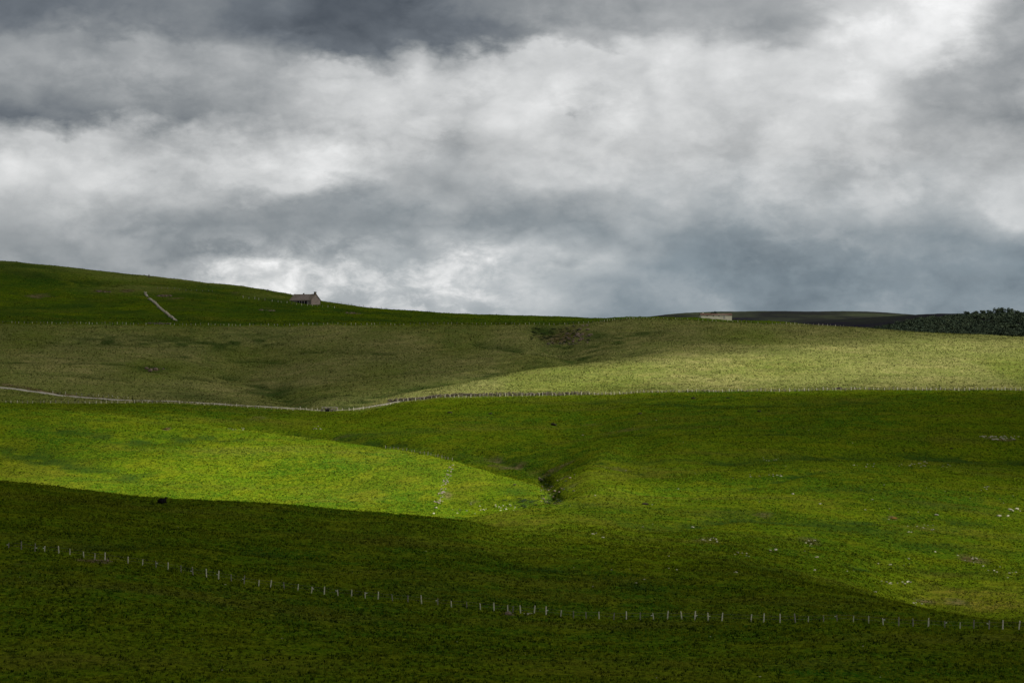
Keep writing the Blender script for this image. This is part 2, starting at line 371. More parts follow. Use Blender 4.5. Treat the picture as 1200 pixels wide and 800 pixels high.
c2 = t.mix(t.rng(vr.outputs['Fac'], -.1, 1, .08, .8), c, t.mix(tanf, (.19, .22, .008, 1), (.26, .26, .09, 1))); c2 = t.mix(t.rng(vr.outputs['Fac'], -.25, -.7, 0, .85), c2, (.006, .016, .002, 1)); 
t.l.new(c2, df.inputs[0]); t.l.new(c2, tr.inputs[0]); t.l.new(df.outputs[0], mx.inputs[1]); t.l.new(tr.outputs[0], mx.inputs[2]); t.l.new(mx.outputs[0], out.inputs[0])
M['blades'] = m
def simple(name, c1, c2, scale, rough=.9, bump=0, spec=.2, c3=None):
    m, t, out = material(name); geo = t.new('ShaderNodeTexCoord'); pos = geo.outputs['Object']
    oi = t.new('ShaderNodeObjectInfo'); ad = t.new('ShaderNodeVectorMath', operation='ADD'); t.l.new(pos, ad.inputs[0])
    ml = t.new('ShaderNodeVectorMath', operation='SCALE'); t.l.new(oi.outputs['Random'], ml.inputs['Scale']); ml.inputs[0].default_value = (37, 19, 53)
    t.l.new(ml.outputs[0], ad.inputs[1])
    n = t.noise(ad.outputs[0], scale, 4, .6); c = t.mix(t.rng(n, .32, .68), c1, c2)
    if c3: c = t.mix(t.rng(t.noise(ad.outputs[0], scale*.4, 3, .6), .5, .62), c, c3)
    b = t.new('ShaderNodeBsdfPrincipled'); t.l.new(c, b.inputs['Base Color']); b.inputs['Roughness'].default_value = rough
    b.inputs['Specular IOR Level'].default_value = spec
    if bump:
        bp = t.new('ShaderNodeBump'); bp.inputs['Distance'].default_value = bump; t.l.new(n, bp.inputs['Height']); t.l.new(bp.outputs[0], b.inputs['Normal'])
    t.l.new(b.outputs[0], out.inputs[0]); return m
M['post'] = simple('weathered_wood', (.50,.47,.36,1), (.78,.75,.62,1), 6)
M['post_dull'] = simple('grey_wood', (.16,.15,.12,1), (.34,.32,.27,1), 6)
M['wire'] = simple('rusty_wire', (.12,.10,.09,1), (.2,.19,.18,1), 3, .6)
M['insul'] = simple('white_insulator', (.7,.7,.68,1), (.8,.8,.78,1), 8, .5)
M['stone'] = simple('pale_stone', (.26,.24,.17,1), (.50,.48,.38,1), 3, .9, .05, .2, (.25,.26,.17,1))
M['brownstone'] = simple('brown_rock', (.09,.065,.05,1), (.24,.18,.14,1), 1.6, .9, .1, .2, (.05,.07,.03,1))
M['darkwall'] = simple('dark_drystone', (.07,.06,.045,1), (.20,.17,.13,1), 2.2, .9, .1)
M['palewall'] = simple('pale_drystone', (.30,.27,.21,1), (.50,.47,.39,1), 2.2, .9, .1)
M['gravel'] = simple('track_gravel', (.26,.24,.20,1), (.42,.40,.34,1), .9, .95)
M['roofstone'] = simple('stone_slates', (.17,.14,.115,1), (.27,.225,.19,1), .9, .85, .06)
M['pinkwall'] = simple('pinkish_rubble', (.20,.165,.15,1), (.34,.285,.26,1), 1.2, .9, .08)
M['dark'] = simple('opening_shade', (.012,.012,.012,1), (.02,.02,.02,1), 2)  # near-black colour stands in for the shade inside openings and windows
M['creamwall'] = simple('cream_render', (.56,.53,.42,1), (.68,.65,.53,1), .5, .9)
M['redroof'] = simple('rusty_red_sheet', (.09,.045,.035,1), (.15,.08,.06,1), .6, .8)
M['cow'] = simple('black_hide', (.004,.004,.004,1), (.012,.011,.011,1), 3, .9, 0, .03)
M['peat'] = simple('dark_earth', (.014,.010,.007,1), (.03,.022,.014,1), 3)
M['bracken'] = simple('rust_bracken', (.10,.055,.012,1), (.24,.13,.02,1), 3, .9, .1, .1, (.05,.06,.01,1))
M['leaf'] = simple('hazed_leaves', (.028,.050,.034,1), (.070,.095,.05,1), .12, .9)  # lighter bluish green, distance haze put into the leaf colour
M['scrub'] = simple('scrub_leaves', (.016,.034,.012,1), (.04,.065,.02,1), .8, .9)
M['bark'] = simple('bark', (.05,.04,.03,1), (.10,.08,.06,1), 2)
M['door'] = simple('grey_door_wood', (.30,.29,.27,1), (.42,.41,.38,1), 2)

# ------------------------------------------------------------------ ground sheet
tf = np.linspace(-.275, .275, 820)
th_f = np.arctan(tf)
sideL = np.radians(np.concatenate([np.arange(-180, -31, 3.0), np.arange(-31, -16.2, .5)]))
sideL = sideL[sideL < th_f[0]-.003]
sideR = -sideL[::-1]; sideR = sideR[:-1]
th = np.concatenate([sideL, th_f, sideR])                 # full turn, wraps round
def frange(a, b, s): return np.arange(a, b, s)
dd = np.concatenate([[1.0, 3, 6, 10, 15, 22, 30, 40, 52, 66, 82, 100, 118, 136, 152, 166, 178, 188], frange(196, 500, .40), frange(500, 700, .75),
                     frange(700, 1000, .85), frange(1000, 1260, 1.1), frange(1260, 1500, 1.8), frange(1500, 1720, 8)])
dd2 = np.concatenate([[dd[-1]], frange(dd[-1]+20, 3400, 14), frange(3400, 5200, 30), [5600, 6200, 7000, 8200, 9800, 12000, 14000]])
def polar_grid(dd, fine):
    TT, DD = np.meshgrid(th, dd)
    front = np.abs(TT) <= TH
    X = np.where(front, DD*np.tan(np.where(front, TT, 0)), DD/math.cos(TH)*np.sin(TT)); Y = np.where(front, DD, DD/math.cos(TH)*np.cos(TT))
    n, k = X.shape; x = X.ravel(); y = Y.ravel(); z = np.empty_like(x)
    cov = np.empty((len(x), 4))
    for i in range(0, len(x), 300000):
        s = slice(i, i+300000); z[s] = Z(x[s], y[s], fine); cov[s] = cover(x[s], y[s])
    idx = np.arange(n*k).reshape(n, k); a = idx[:-1]; b = idx[1:]
    fc = np.stack([a, np.roll(a, -1, 1), np.roll(b, -1, 1), b], -1).reshape(-1, 4)
    return np.stack([x, y, z], -1), fc, cov, idx
co, fc, cov, idx = polar_grid(dd, True)
co = np.vstack([co, [[0, 0, co[idx[0], 2].mean()]]]); cov = np.vstack([cov, cov[:1]])
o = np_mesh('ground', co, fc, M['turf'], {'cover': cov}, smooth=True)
# close the little hole under the tripod
bm = bmesh.new(); bm.from_mesh(o.data); bm.verts.ensure_lookup_table(); cidx = len(co)-1; r0 = list(idx[0])
for a, b2 in zip(r0, r0[1:]+r0[:1]):
    try: bm.faces.new((bm.verts[cidx], bm.verts[b2], bm.verts[a]))
    except ValueError: pass
bm.to_mesh(o.data); bm.free()
tag(o, kind='structure', label='rolling green and straw coloured hill pasture')
co, fc, cov, idx = polar_grid(dd2, False)
tag(np_mesh('hills', co, fc, M['turf'], {'cover': cov}, smooth=True), kind='structure', label='dark distant moorland hills on the skyline')

# ------------------------------------------------------------------ grass tufts (one uncountable mass)
def tufts(n, dlo, dhi, blades, h, w, power=1.0, tanonly=False):
    d = np.sqrt(rng.rand(n)*(dhi**2-dlo**2)+dlo**2); tt = (rng.rand(n)*2-1)*.268
    x = tt*d; y = d
    keep = (vnoise(x/2.2, y/2.2, 31)+.6*vnoise(x/11, y/9, 32)+.5) > rng.rand(n)*.8
    x, y = x[keep], y[keep]
    z = Z(x, y, True); cv = cover(x, y); n = len(x)
    B = blades; X = np.repeat(x, B); Y = np.repeat(y, B); Zz = np.repeat(z, B); CV = np.repeat(cv, B, 0)
    N = len(X); a = rng.rand(N)*6.283; rr = rng.rand(N)*w*1.3
    bx = X+np.cos(a)*rr; by = Y+np.sin(a)*rr; f = rng.rand(N)*6.283
    hh = h*(.45+.9*rng.rand(N))*np.repeat(.6+.9*rng.rand(n), B); ww = w*(.35+.4*rng.rand(N))
    lean = .6*hh
    p0 = np.stack([bx-np.cos(f)*ww, by-np.sin(f)*ww, Zz-.08], -1); p1 = np.stack([bx+np.cos(f)*ww, by+np.sin(f)*ww, Zz-.08], -1)
    la = rng.rand(N)*6.283
    p2 = np.stack([bx+np.cos(la)*lean, by+np.sin(la)*lean, Zz+hh], -1)
    co = np.stack([p0, p1, p2], 1).reshape(-1, 3); fcs = np.arange(N*3).reshape(-1, 3)
    sh = np.repeat(np.repeat(np.clip(rng.rand(n)*2-1+.9*vnoise(x/6, y/5, 33), -1, 1), B), 3)
    return co, fcs, np.repeat(CV, 3, 0), sh
parts = [tufts(150000, 200, 500, 5, .24, .15), tufts(70000, 500, 760, 5, .24, .2), tufts(60000, 760, 930, 4, .26, .24), tufts(90000, 930, 1230, 4, .38, .28), tufts(20000, 1230, 1500, 3, .4, .35)]
off = 0; C_, F_, V_, S_ = [], [], [], []
for co, f, cv, sh in parts: C_.append(co); F_.append(f+off); V_.append(cv); S_.append(sh); off += len(co)
tag(np_mesh('grass', np.vstack(C_), np.vstack(F_), M['blades'], {'cover': np.vstack(V_), 'shade': np.concatenate(S_)}), kind='stuff', label='short tufted grass covering the slopes', cat='grass')

# ------------------------------------------------------------------ fences
def post_mesh(h, w, name, mat, seed):
    rr = random.Random(seed); bm = bmesh.new()
    vb = bmesh.ops.create_cone(bm, cap_ends=True, segments=7, radius1=w*.55, radius2=w*.45, depth=h, matrix=Matrix.Translation((0, 0, h/2-.15)))['verts']
    for v in bm.verts:
        if v.co.z > h*.5: v.co.x += .02*rr.uniform(-1, 1); v.co.z += rr.uniform(-.05, .03)
        v.co.x += rr.uniform(-.01, .01); v.co.y += rr.uniform(-.01, .01)
    me = bpy.data.meshes.new(name); bm.to_mesh(me); bm.free(); me.materials.append(mat); return me
POSTS = {}
def fence(label, pts3, w, h, mat, maxn=100, tilt=.07, insul=0, dull=.3, name='post_and_wire_fence', drop=0, group=None):
    """pts3: post feet (Vectors)"""
    root = empty(name, pts3[len(pts3)//2]); tag(root, label, 'fence', group)
    base = root.location.copy()
    for k in ('a', 'b'):
        if (w, h, mat, k) not in POSTS: POSTS[(w, h, mat, k)] = [post_mesh(h*(.85+.1*i), w*(.85+.1*i), 'post', M[mat if k == 'a' else 'post_dull'], i*7+ord(k)) for i in range(4)]
    tops = []
    for i, p in enumerate(pts3):
        if random.random() < drop: continue
        me = random.choice(POSTS[(w, h, mat, 'b' if random.random() < dull else 'a')])
        o = bpy.data.objects.new('post', me); o.location = p-base
        rx, ry = random.gauss(0, tilt), random.gauss(0, tilt); o.rotation_euler = (rx, ry, random.uniform(0, 3)); link(o, root)
        tops.append((p, h))
        if insul and random.random() < insul:
            bm = bmesh.new(); add_box(bm, (.34, .05, .09), (random.choice((-1, 1))*.17, 0, h*random.uniform(.45, .62)), Matrix.Rotation(random.uniform(-.3, .3), 3, 'Y'))
            q = bm_obj('insulator', bm, M['insul'], o); q.rotation_euler = (0, 0, -o.rotation_euler[2])
    # wires: two slack strands
    cv, fcx = [], []
    for hz in (.45, .82):
        for (a, _), (b, _) in zip(tops[:-1], tops[1:]):
            if (b-a).length > 12: continue
            d = (b-a).normalized(); s = d.cross(Vector((0, 0, 1))).normalized()*.012; up = Vector((0, 0, .012))
            A = a-base+Vector((0, 0, h*hz-.1)); B = b-base+Vector((0, 0, h*hz-.1)); k = len(cv)
            for P in (A, B): cv += [P+s, P+up, P-s, P-up]
            for q in range(4): fcx.append((k+q, k+(q+1) % 4, k+4+(q+1) % 4, k+4+q))
    if fcx: np_mesh('wire', np.array([list(v) for v in cv]), np.array(fcx), M['wire'], parent=root)
    return root
def along(curve_pts, spacing, jitter=.25):
    """feet placed evenly along a ground line given as (x,y)"""
    P = np.array(curve_pts); seg = np.hypot(*np.diff(P, axis=0).T); s = np.concatenate([[0], np.cumsum(seg)])
    n = max(2, int(s[-1]/spacing)+1); q = np.linspace(0, s[-1], n); q = q+np.array([random.uniform(-jitter, jitter) for _ in q])*spacing
    x = np.interp(q, s, P[:, 0]); y = np.interp(q, s, P[:, 1]); zz = Z(x, y)
    return [Vector((a, b, c)) for a, b, c in zip(x, y, zz)]
def dline(us, dfn): return [((u-600)/FP*dfn(u), dfn(u)) for u in us]
# near fence: feet measured one by one
FU = [10,25,41,52,69,82,98,111,123,150,167,183,197,212,226,242,256,271,286,303,317,333,349,365,380,396,412,428,443,460,478,494,513,529,547,563,579,595,601,610,626,640,657,672,687,702,719,734,750,766,782,799,814,830,846,864,880,895,914,932,947,965,981,1000,1018,1035,1053,1070,1088,1107,1125,1141,1159,1175,1194,1212]
fd = lambda u: float(np.interp(u, U, Fr[0]))
pts = [at(u, fd(u)) for u in FU]
fence('long wire fence with pale leaning posts across the dark foreground slope', pts, .165, 1.3, 'post', insul=.2, dull=.35, tilt=.06, drop=.02)
mL = along(dline(np.linspace(-40, 344, 60), lambda u: 921+ (0)), 2.5)
fence('pale post fence below the gravel track at the left edge', mL[:75], .22, 1.3, 'post', dull=.35)
mC = along(dline(np.linspace(346, 478, 30), lambda u: 925+2*math.sin(u/40)), 2.4)
fence('short bright fence between the track end and the dark stone wall', mC, .24, 1.35, 'post', dull=.15)
mR = along(dline(np.linspace(482, 840, 60), lambda u: 921.), 1.9)
fence('fence standing against the dark stone wall between two pastures', mR[:75], .24, 1.35, 'post', dull=.45)
mR2 = along(dline(np.linspace(842, 1240, 60), lambda u: 921.), 2.1)
fence('fence between dark green and straw coloured pasture at the right edge', mR2[:85], .26, 1.4, 'post', dull=.3)
hi = along(dline(np.linspace(-30, 330, 60), lambda u: 1203.), 2.4)
fence('far fence under the ruined pale wall on the upper hill', hi[:90], .24, 1.3, 'post', dull=.45, drop=.1)
hi2 = along(dline(np.linspace(333, 700, 60), lambda u: 1203.), 2.8)
fence('far fence under the stone barn between olive and green pasture', hi2[:90], .22, 1.3, 'post', dull=.5)
rr_ = along(dline(np.linspace(703, 990, 40), lambda u: float(np.interp(u, [700,740,760,800,900,1000], [1206,1240,1258,1214,1207,1222]))), 2.9)
fence('far fence on the ridge in front of the cream barn', rr_, .22, 1.3, 'post', dull=.4)
tl = along(pl([(62,461),(100,464),(150,467)]), 2.8)
fence('short fence above the gravel track at the left', tl, .2, 1.3, 'post', dull=.5)
kn = along(dline([452,480,505,530], lambda u: float(np.interp(u, U, Kr[0]))+2), 2.3)
fence('small fence on the bright knoll above the stream', kn, .13, 1.2, 'post_dull', dull=.5)
h1 = along(pl([(183,338.5),(210,340),(250,342)]), 3.6); fence('faint fence high on the green hill left of the barn', h1, .2, 1.2, 'post_dull', dull=.3)
h2 = along(pl([(285,349),(310,352),(335,355),(352,358),(372,359),(392,361)]), 3.8); fence('fence passing in front of the stone barn', h2, .24, 1.5, 'post', dull=.2)
h3 = along(dline([394,420,453], lambda u: float(np.interp(u, U, Rr[0]))-2), 4.2); fence('fence on the skyline right of the stone barn', h3, .3, 1.5, 'post_dull', dull=.6)

# ------------------------------------------------------------------ walls, track, culvert
def rubble_wall(name, label, line, h, w, mat, cat='wall', n_per_m=3.0, gaps=None, size=.35):
    P = np.array(line); seg = np.hypot(*np.diff(P, axis=0).T); s = np.concatenate([[0], np.cumsum(seg)]); L = s[-1]
    co, fc = [], []; ico = bmesh.new(); bmesh.ops.create_icosphere(ico, subdivisions=1, radius=1); iv = np.array([v.co for v in ico.verts]); ifc = np.array([[v.index for v in f.verts] for f in ico.faces]); ico.free()
    n = int(L*n_per_m); q = rng.rand(n)*L
    if gaps:
        for a, b in gaps: q = q[(q < a*L) | (q > b*L)]
    n = len(q); x = np.interp(q, s, P[:, 0]); y = np.interp(q, s, P[:, 1]); x = x+rng.uniform(-w/2, w/2, n); y = y+rng.uniform(-w/2, w/2, n)
    hh = h*(.75+.5*(vnoise(q/6, q*0, 41)+.5)); zz = Z(x, y)+rng.rand(n)*hh*.9; sz = size*(.6+.8*rng.rand(n))
    ox, oy, oz = x.mean(), y.mean(), zz.mean()
    A = iv[None]*(1+.3*(rng.rand(n, len(iv), 1)-.5))*np.stack([sz*1.3, sz, sz*.7], -1)[:, None, :]
    A = A+np.stack([x-ox, y-oy, zz-oz], -1)[:, None, :]
    F = (ifc[None]+(np.arange(n)*len(iv))[:, None, None]).reshape(-1, 3)
    o = np_mesh(name, A.reshape(-1, 3), F, M[mat]); o.location = (ox, oy, oz); tag(o, label, cat); return o
rubble_wall('stone_wall', 'long dark drystone wall between straw and green pasture', dline(np.linspace(455, 690, 50), lambda u: float(np.interp(u, [455,480,690], [934,925,923]))), 1.5, 1.2, 'darkwall', n_per_m=14, size=.26)
rubble_wall('stone_wall', 'low broken wall under the fence at the right edge', dline(np.linspace(690, 1235, 50), lambda u: 923.), .35, .8, 'darkwall', n_per_m=1.6, size=.3)
dgl = pl([(170,343.5),(173,349),(174,350),(180,354),(187,361),(193,366),(199,371),(206,376)])
rubble_wall('stone_wall', 'pale crumbling wall running diagonally down the upper hill', dgl, .9, 1.1, 'palewall', n_per_m=4, gaps=[(.12,.2)], size=.38)
kw = pl([(529,545),(527,552),(523,562),(519,575),(516,583),(512,591)])
rubble_wall('stone_wall', 'collapsed stone wall crossing the bright knoll', kw, .35, 2.0, 'pinkwall', n_per_m=1.3, size=.17)
rubble_wall('stone_wall', 'grey tumbled wall at the foot of the diagonal wall', dline(np.linspace(172, 200, 8), lambda u: 1206.), .9, 1.2, 'darkwall', n_per_m=4, size=.35)
# track
tk = np.array(dline(np.linspace(-260, 478, 160), lambda u: float(np.interp(u, [-260,0,60,100,150,200,300,400,480], [1060,985,972,962,952,944,932,928,928]))))
def ribbon(name, line, w, mat, lift, **kw):
    d = np.gradient(line, axis=0); nrm = np.stack([-d[:, 1], d[:, 0]], -1); nrm /= np.linalg.norm(nrm, axis=1)[:, None]
    cols = np.linspace(-w/2, w/2, 7); co = []; wf = np.interp(line[:, 1], [926, 931, 940], [.25, .5, 1.])[:, None]
    for c in cols:
        p = line+nrm*c*wf; z = Z(p[:, 0], p[:, 1], False); co.append(np.stack([p[:, 0], p[:, 1], z], -1))
    A = np.stack(co, 1); edge = np.where(np.abs(cols) > w*.45, -.25, lift); A[:, :, 2] = A[:, :, 2].max(1)[:, None]*.6+A[:, :, 2]*.4+edge
    n, k = A.shape[:2]; i = np.arange(n*k).reshape(n, k)
    f = np.stack([i[:-1, :-1], i[1:, :-1], i[1:, 1:], i[:-1, 1:]], -1).reshape(-1, 4)
    return tag(np_mesh(name, A.reshape(-1, 3), f, mat, smooth=True), **kw)
ribbon('gravel_track', tk, 4.2, M['gravel'], .3, kind='structure', label='pale gravel track along the left pasture')
# culvert
c = P3(386, 482); root = empty('culvert', c); tag(root, 'small brown stone culvert with a dark opening under the track', 'culvert')
bm = bmesh.new()
for i in range(26):
    a = bmesh.ops.create_icosphere(bm, subdivisions=1, radius=random.uniform(.2, .42))['verts']; px = random.uniform(-3.6, 3.6)
    if abs(px+.9) < 1.1: pz = random.uniform(1.2, 1.6)
    else: pz = random.uniform(0, 1.5)
    bmesh.ops.translate(bm, verts=a, vec=(px, random.uniform(-.3, .5), pz))
bm_obj('stone_face', bm, M['pinkwall'], root)
bm = bmesh.new(); add_box(bm, (1.9, .8, 1.5), (-.9, 0, .45)); bm_obj('opening', bm, M['dark'], root)  # opening is a solid box, its inner shade given as near-black colour
bm = bmesh.new(); add_box(bm, (7, .6, .3), (0, 0, 1.9)); bmesh.ops.bevel(bm, geom=bm.edges[:], offset=.06, segments=1); bm_obj('lintel', bm, M['palewall'], root)

# ------------------------------------------------------------------ buildings
def gable_house(name, label, loc, rz, L, W, eave, ridge, mwall, mroof, over=.4, base=2.0):
    root = empty(name, loc, rz); tag(root, label, 'barn')
    bm = bmesh.new(); hx, hy = L/2, W/2
    prof = [(-hy, -base), (hy, -base), (hy, eave), (0, ridge-.1), (-hy, eave)]
    A = [bm.verts.new((-hx, y, z)) for y, z in prof]; B = [bm.verts.new((hx, y, z)) for y, z in prof]
    bm.faces.new(A[::-1]); bm.faces.new(B)
    for i in range(5): bm.faces.new((A[i], A[(i+1) % 5], B[(i+1) % 5], B[i]))
    bm_obj('wall', bm, mwall, root)
    return root
# stone barn on the ridge
bc = P3(357.5, 355.2); bz = bc.z-.3
root = gable_house('stone_barn', 'pinkish stone barn with a steep slate roof on the left ridge', Vector((bc.x, bc.y, bz)), math.radians(-34), 18.6, 9.5, 2.5, 6.4, M['pinkwall'], M['roofstone'])
def roof(root, L, W, eave, ridge, mat, over, th=.25, dip=0, seg=8):
    hx = L/2+.3; hy = W/2+over; sl = (ridge-eave)/(W/2); ez = eave-over*sl
    bm = bmesh.new(); n = seg
    def zz(x): return -dip*(1-(x/hx)**2)+.06*math.sin(x*2.1)
    rowsv = []
    for i in range(n+1):
        x = -hx+2*hx*i/n; d_ = zz(x)
        rowsv.append([bm.verts.new((x, -hy, ez+d_*.4)), bm.verts.new((x, 0, ridge+d_)), bm.verts.new((x, hy, ez+d_*.4)),
                      bm.verts.new((x, hy, ez-th+d_*.4)), bm.verts.new((x, 0, ridge-th+d_)), bm.verts.new((x, -hy, ez-th+d_*.4))])
    for i in range(n):
        a, b_ = rowsv[i], rowsv[i+1]
        for k in range(6): bm.faces.new((a[k], a[(k+1) % 6], b_[(k+1) % 6], b_[k]))
    bm.faces.new(rowsv[0][::-1]); bm.faces.new(rowsv[-1])
    bmesh.ops.recalc_face_normals(bm, faces=bm.faces[:])
    return bm_obj('roof', bm, mat, root)
rf = roof(root, 18.6, 9.5, 2.55, 6.6, M['roofstone'], .5, dip=.35)
bm = bmesh.new(); add_box(bm, (1.1, 1.3, 2.2), (8.8, 0, 6.6)); add_box(bm, (1.3, 1.5, .2), (8.8, 0, 7.75)); bm_obj('chimney', bm, M['darkwall'], rf)
bm = bmesh.new(); add_box(bm, (1.0, .5, .8), (-1.2, 0, 6.6)); bm_obj('ridge_vent', bm, M['darkwall'], rf)
bm = bmesh.new(); add_box(bm, (8.2, .3, 2.1), (1.5, -4.8, .7)); bm_obj('shed_opening', bm, M['dark'], root)  # solid slab coloured near-black for the shade inside the shed
for x in (-.6, 1.4, 3.6): bm = bmesh.new(); add_box(bm, (.3, .3, 2.1), (x, -5.1, .7)); bm_obj('shed_post', bm, M['door'], root)
for x in (-5.6, 5.4+.9): bm = bmesh.new(); add_box(bm, (1.1, .12, 1.9), (x, -4.81, .5)); bm_obj('door', bm, M['door'], root)
# cream barn on the right ridge
q = at(838.5, 1308); root = gable_house('long_barn', 'long low cream barn with a rusty red roof on the right ridge', Vector((q.x, q.y, q.z+.35)), math.radians(4), 19.9, 7, 2.5, 3.1, M['creamwall'], M['redroof'])
rf = roof(root, 19.9, 7, 2.5, 3.3, M['redroof'], .2, th=.3, dip=.08)
bm = bmesh.new(); add_box(bm, (.9, .9, 1.1), (-8, .6, 3.4)); bm_obj('chimney', bm, M['creamwall'], rf)
bm = bmesh.new(); add_box(bm, (1.1, .1, 1.9), (5, -3.53, .9)); bm_obj('door', bm, M['door'], root)
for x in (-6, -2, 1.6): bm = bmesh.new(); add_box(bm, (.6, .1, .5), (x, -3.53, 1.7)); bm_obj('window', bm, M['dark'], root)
# cairns
def cairn(label, u, v, h, w):
    p = P3(u, v); bm = bmesh.new(); n = 12
    for i in range(n):
        f = i/n; a = bmesh.ops.create_icosphere(bm, subdivisions=1, radius=w*(1-.6*f)*.6)['verts']
        bmesh.ops.scale(bm, verts=a, vec=(1, .9, .6)); bmesh.ops.translate(bm, verts=a, vec=(random.uniform(-.15, .15), random.uniform(-.15, .15), f*h))
    o = bm_obj('cairn', bm, M['darkwall']); o.location = p; tag(o, label, 'cairn')
cairn('small dark stone cairn on the skyline above the diagonal wall', 174.5, 325.5, 2.6, 1.0)
cairn('low dark cairn on the skyline left of the stone barn', 313, 341.5, 1.6, .9)
cairn('tiny cairn beside another on the barn skyline', 321, 342.5, 1.0, .6)

# ------------------------------------------------------------------ stones
def stone_me(seed, mat, flat=.55):
    rr = random.Random(seed); bm = bmesh.new(); bmesh.ops.create_icosphere(bm, subdivisions=2, radius=.5)
    for v in bm.verts:
        k = 1+.22*math.sin(v.co.x*5+seed)+.18*math.sin(v.co.y*7+seed*2)+rr.uniform(-.08, .08); v.co *= k
        v.co.z *= flat; v.co.x *= 1.3
        if v.co.z < -.1: v.co.z = -.1-(-.1-v.co.z)*.5
    me = bpy.data.meshes.new('stone'); bm.to_mesh(me); bm.free(); me.materials.append(mat); return me
SM = [stone_me(i, M['stone']) for i in range(6)]; BM = [stone_me(i+10, M['brownstone'], .8) for i in range(6)]
def stone(u, v, s, label, group, mes=SM, name='stone', cat='stone', xy=None):
    p = P3(u, v) if xy is None else Vector((xy[0], xy[1], z1(*xy)))
    o = bpy.data.objects.new(name, random.choice(mes)); s *= .92; o.location = p+Vector((0, 0, s*.06)); o.scale = (s, s*random.uniform(.7, 1.1), s*random.uniform(.7, 1.1)); o.rotation_euler = (random.uniform(-.2, .2), random.uniform(-.2, .2), random.uniform(0, 6.28))
    link(o); tag(o, label, cat, group); return o
SL = 'pale stone among the many scattered on the grassy right slope'; SG = 'pale stones scattered on the right slope'
def cl(u0, u1, v0, v1, n, s, label=SL, group=SG, mes=SM, **k):
    for _ in range(n): stone(random.uniform(u0, u1), random.uniform(v0, v1), s*random.uniform(.6, 1.35), label, group, mes, **k)
cl(1148,1162,510.5,512.5,6,.8); cl(1162,1197,511,516,20,.9)
cl(1052,1086,541,547,13,.55); cl(1000,1030,540,548,6,.5); cl(1100,1116,544,548,5,.5); cl(1149,1162,567,576,5,.5)
cl(1060,1094,615,624,10,.45); cl(944,962,630,640,7,.5); cl(900,912,642,648,5,.6); cl(1022,1068,681,684,12,.5); cl(1068,1082,705,709,4,.4)
cl(1040,1066,659,664,5,.45); cl(1118,1150,650,662,9,.5); cl(1150,1192,655,680,9,.45); cl(878,916,555,560,9,.5); cl(886,932,536,541,7,.5)
cl(820,842,630,635,9,.5); cl(850,880,647,652,7,.45); cl(640,1198,560,690,38,.4); cl(725,1000,486,560,9,.35)
for u_, v_, s_ in [(915,558,.8),(929,579,.8),(961,590,.8),(1098,604,1.2),(1185,598,1.6),(1192,597,1.4),(1170,605,1.2),(1181,605,1.),(957,653,.7),(1096,647,.7),(1065,655,.6),(955,668,.7),(812,618,.8),(695,626,.7),(707,630,.7),(862,671,.9),(683,510,1.),(1025,694,.6)]:
    stone(u_, v_, s_, SL, SG)
KL = 'pale rubble stone lying at the foot of the bright knoll'; KG = 'rubble at the foot of the knoll'
cl(562,604,590,599,24,.42,KL,KG); cl(530,560,585,603,9,.4,KL,KG)
for i_, (u_, v_) in enumerate([(508,602),(511,596),(514.5,589.5)]): stone(u_, v_, (.8,.95,.7)[i_], ('bright white stone nearest the shadow edge below the collapsed wall','larger bright stone below the collapsed knoll wall','white stone where the collapsed knoll wall ends')[i_], 'bright stones below the collapsed wall')
cl(266,286,501.5,504,7,.6,'white stone in a short row on the left bright field','white stones on the left field')
cl(366,376,497,503,5,.6,'grey stone beside the stream below the culvert','stones below the culvert')
stone(595,720,1.0,'pinkish flat rock between two posts of the foreground fence',None,BM,'rock','rock'); 
cl(612,622,719,720,5,.4,'small pale stone at the foot of the foreground fence','stones at the foreground fence')
cl(108,132,656,659.5,12,.4,'stone in the dark hollow under the foreground fence','stones in the hollow under the foreground fence',BM)
cl(10,1190,742,795,16,.2,'small whitish stone in the dark foreground grass','whitish specks of stone in the foreground')
cl(20,760,610,690,14,.25,'small whitish stone on the shaded slope behind the foreground fence','whitish stones on the shaded slope')
# rocky gully below the ridge, gully of the stream
GL = 'brown boulder in the rocky gully below the ridge'; cl(664,692,381,395,26,1.7,GL,'boulders in the rocky gully',BM,name='boulder',cat='boulder'); cl(642,690,394,404,26,1.7,GL,'boulders in the rocky gully',BM,name='boulder',cat='boulder')
cl(632,674,556,592,30,.7,'brown stone in the small stream gully beside the knoll','stones in the stream gully',BM)
for u_, v_, lb in [(415,367,'brown rock outcrop in the green hill below the barn'),(313,364,'brown rock outcrop left below the stone barn'),(122,342,'pale and dark rock outcrop on the upper left hill'),(194,347,'rock outcrop right of the diagonal wall'),(181,433,'brown rock in the olive hollow above the track')]:
    root = empty('rock_outcrop', P3(u_, v_)); tag(root, lb, 'rocks')
    for k in range(9):
        o = bpy.data.objects.new('rock', random.choice(BM)); s_ = random.uniform(1, 2.2); xx = random.uniform(-5, 5); yy = random.uniform(-2, 2)
        o.location = (xx, yy, z1(root.location.x+xx, root.location.y+yy)-root.location.z); o.scale = (s_, s_, s_*.8); o.rotation_euler = (0, 0, random.uniform(0, 6)); link(o, root)
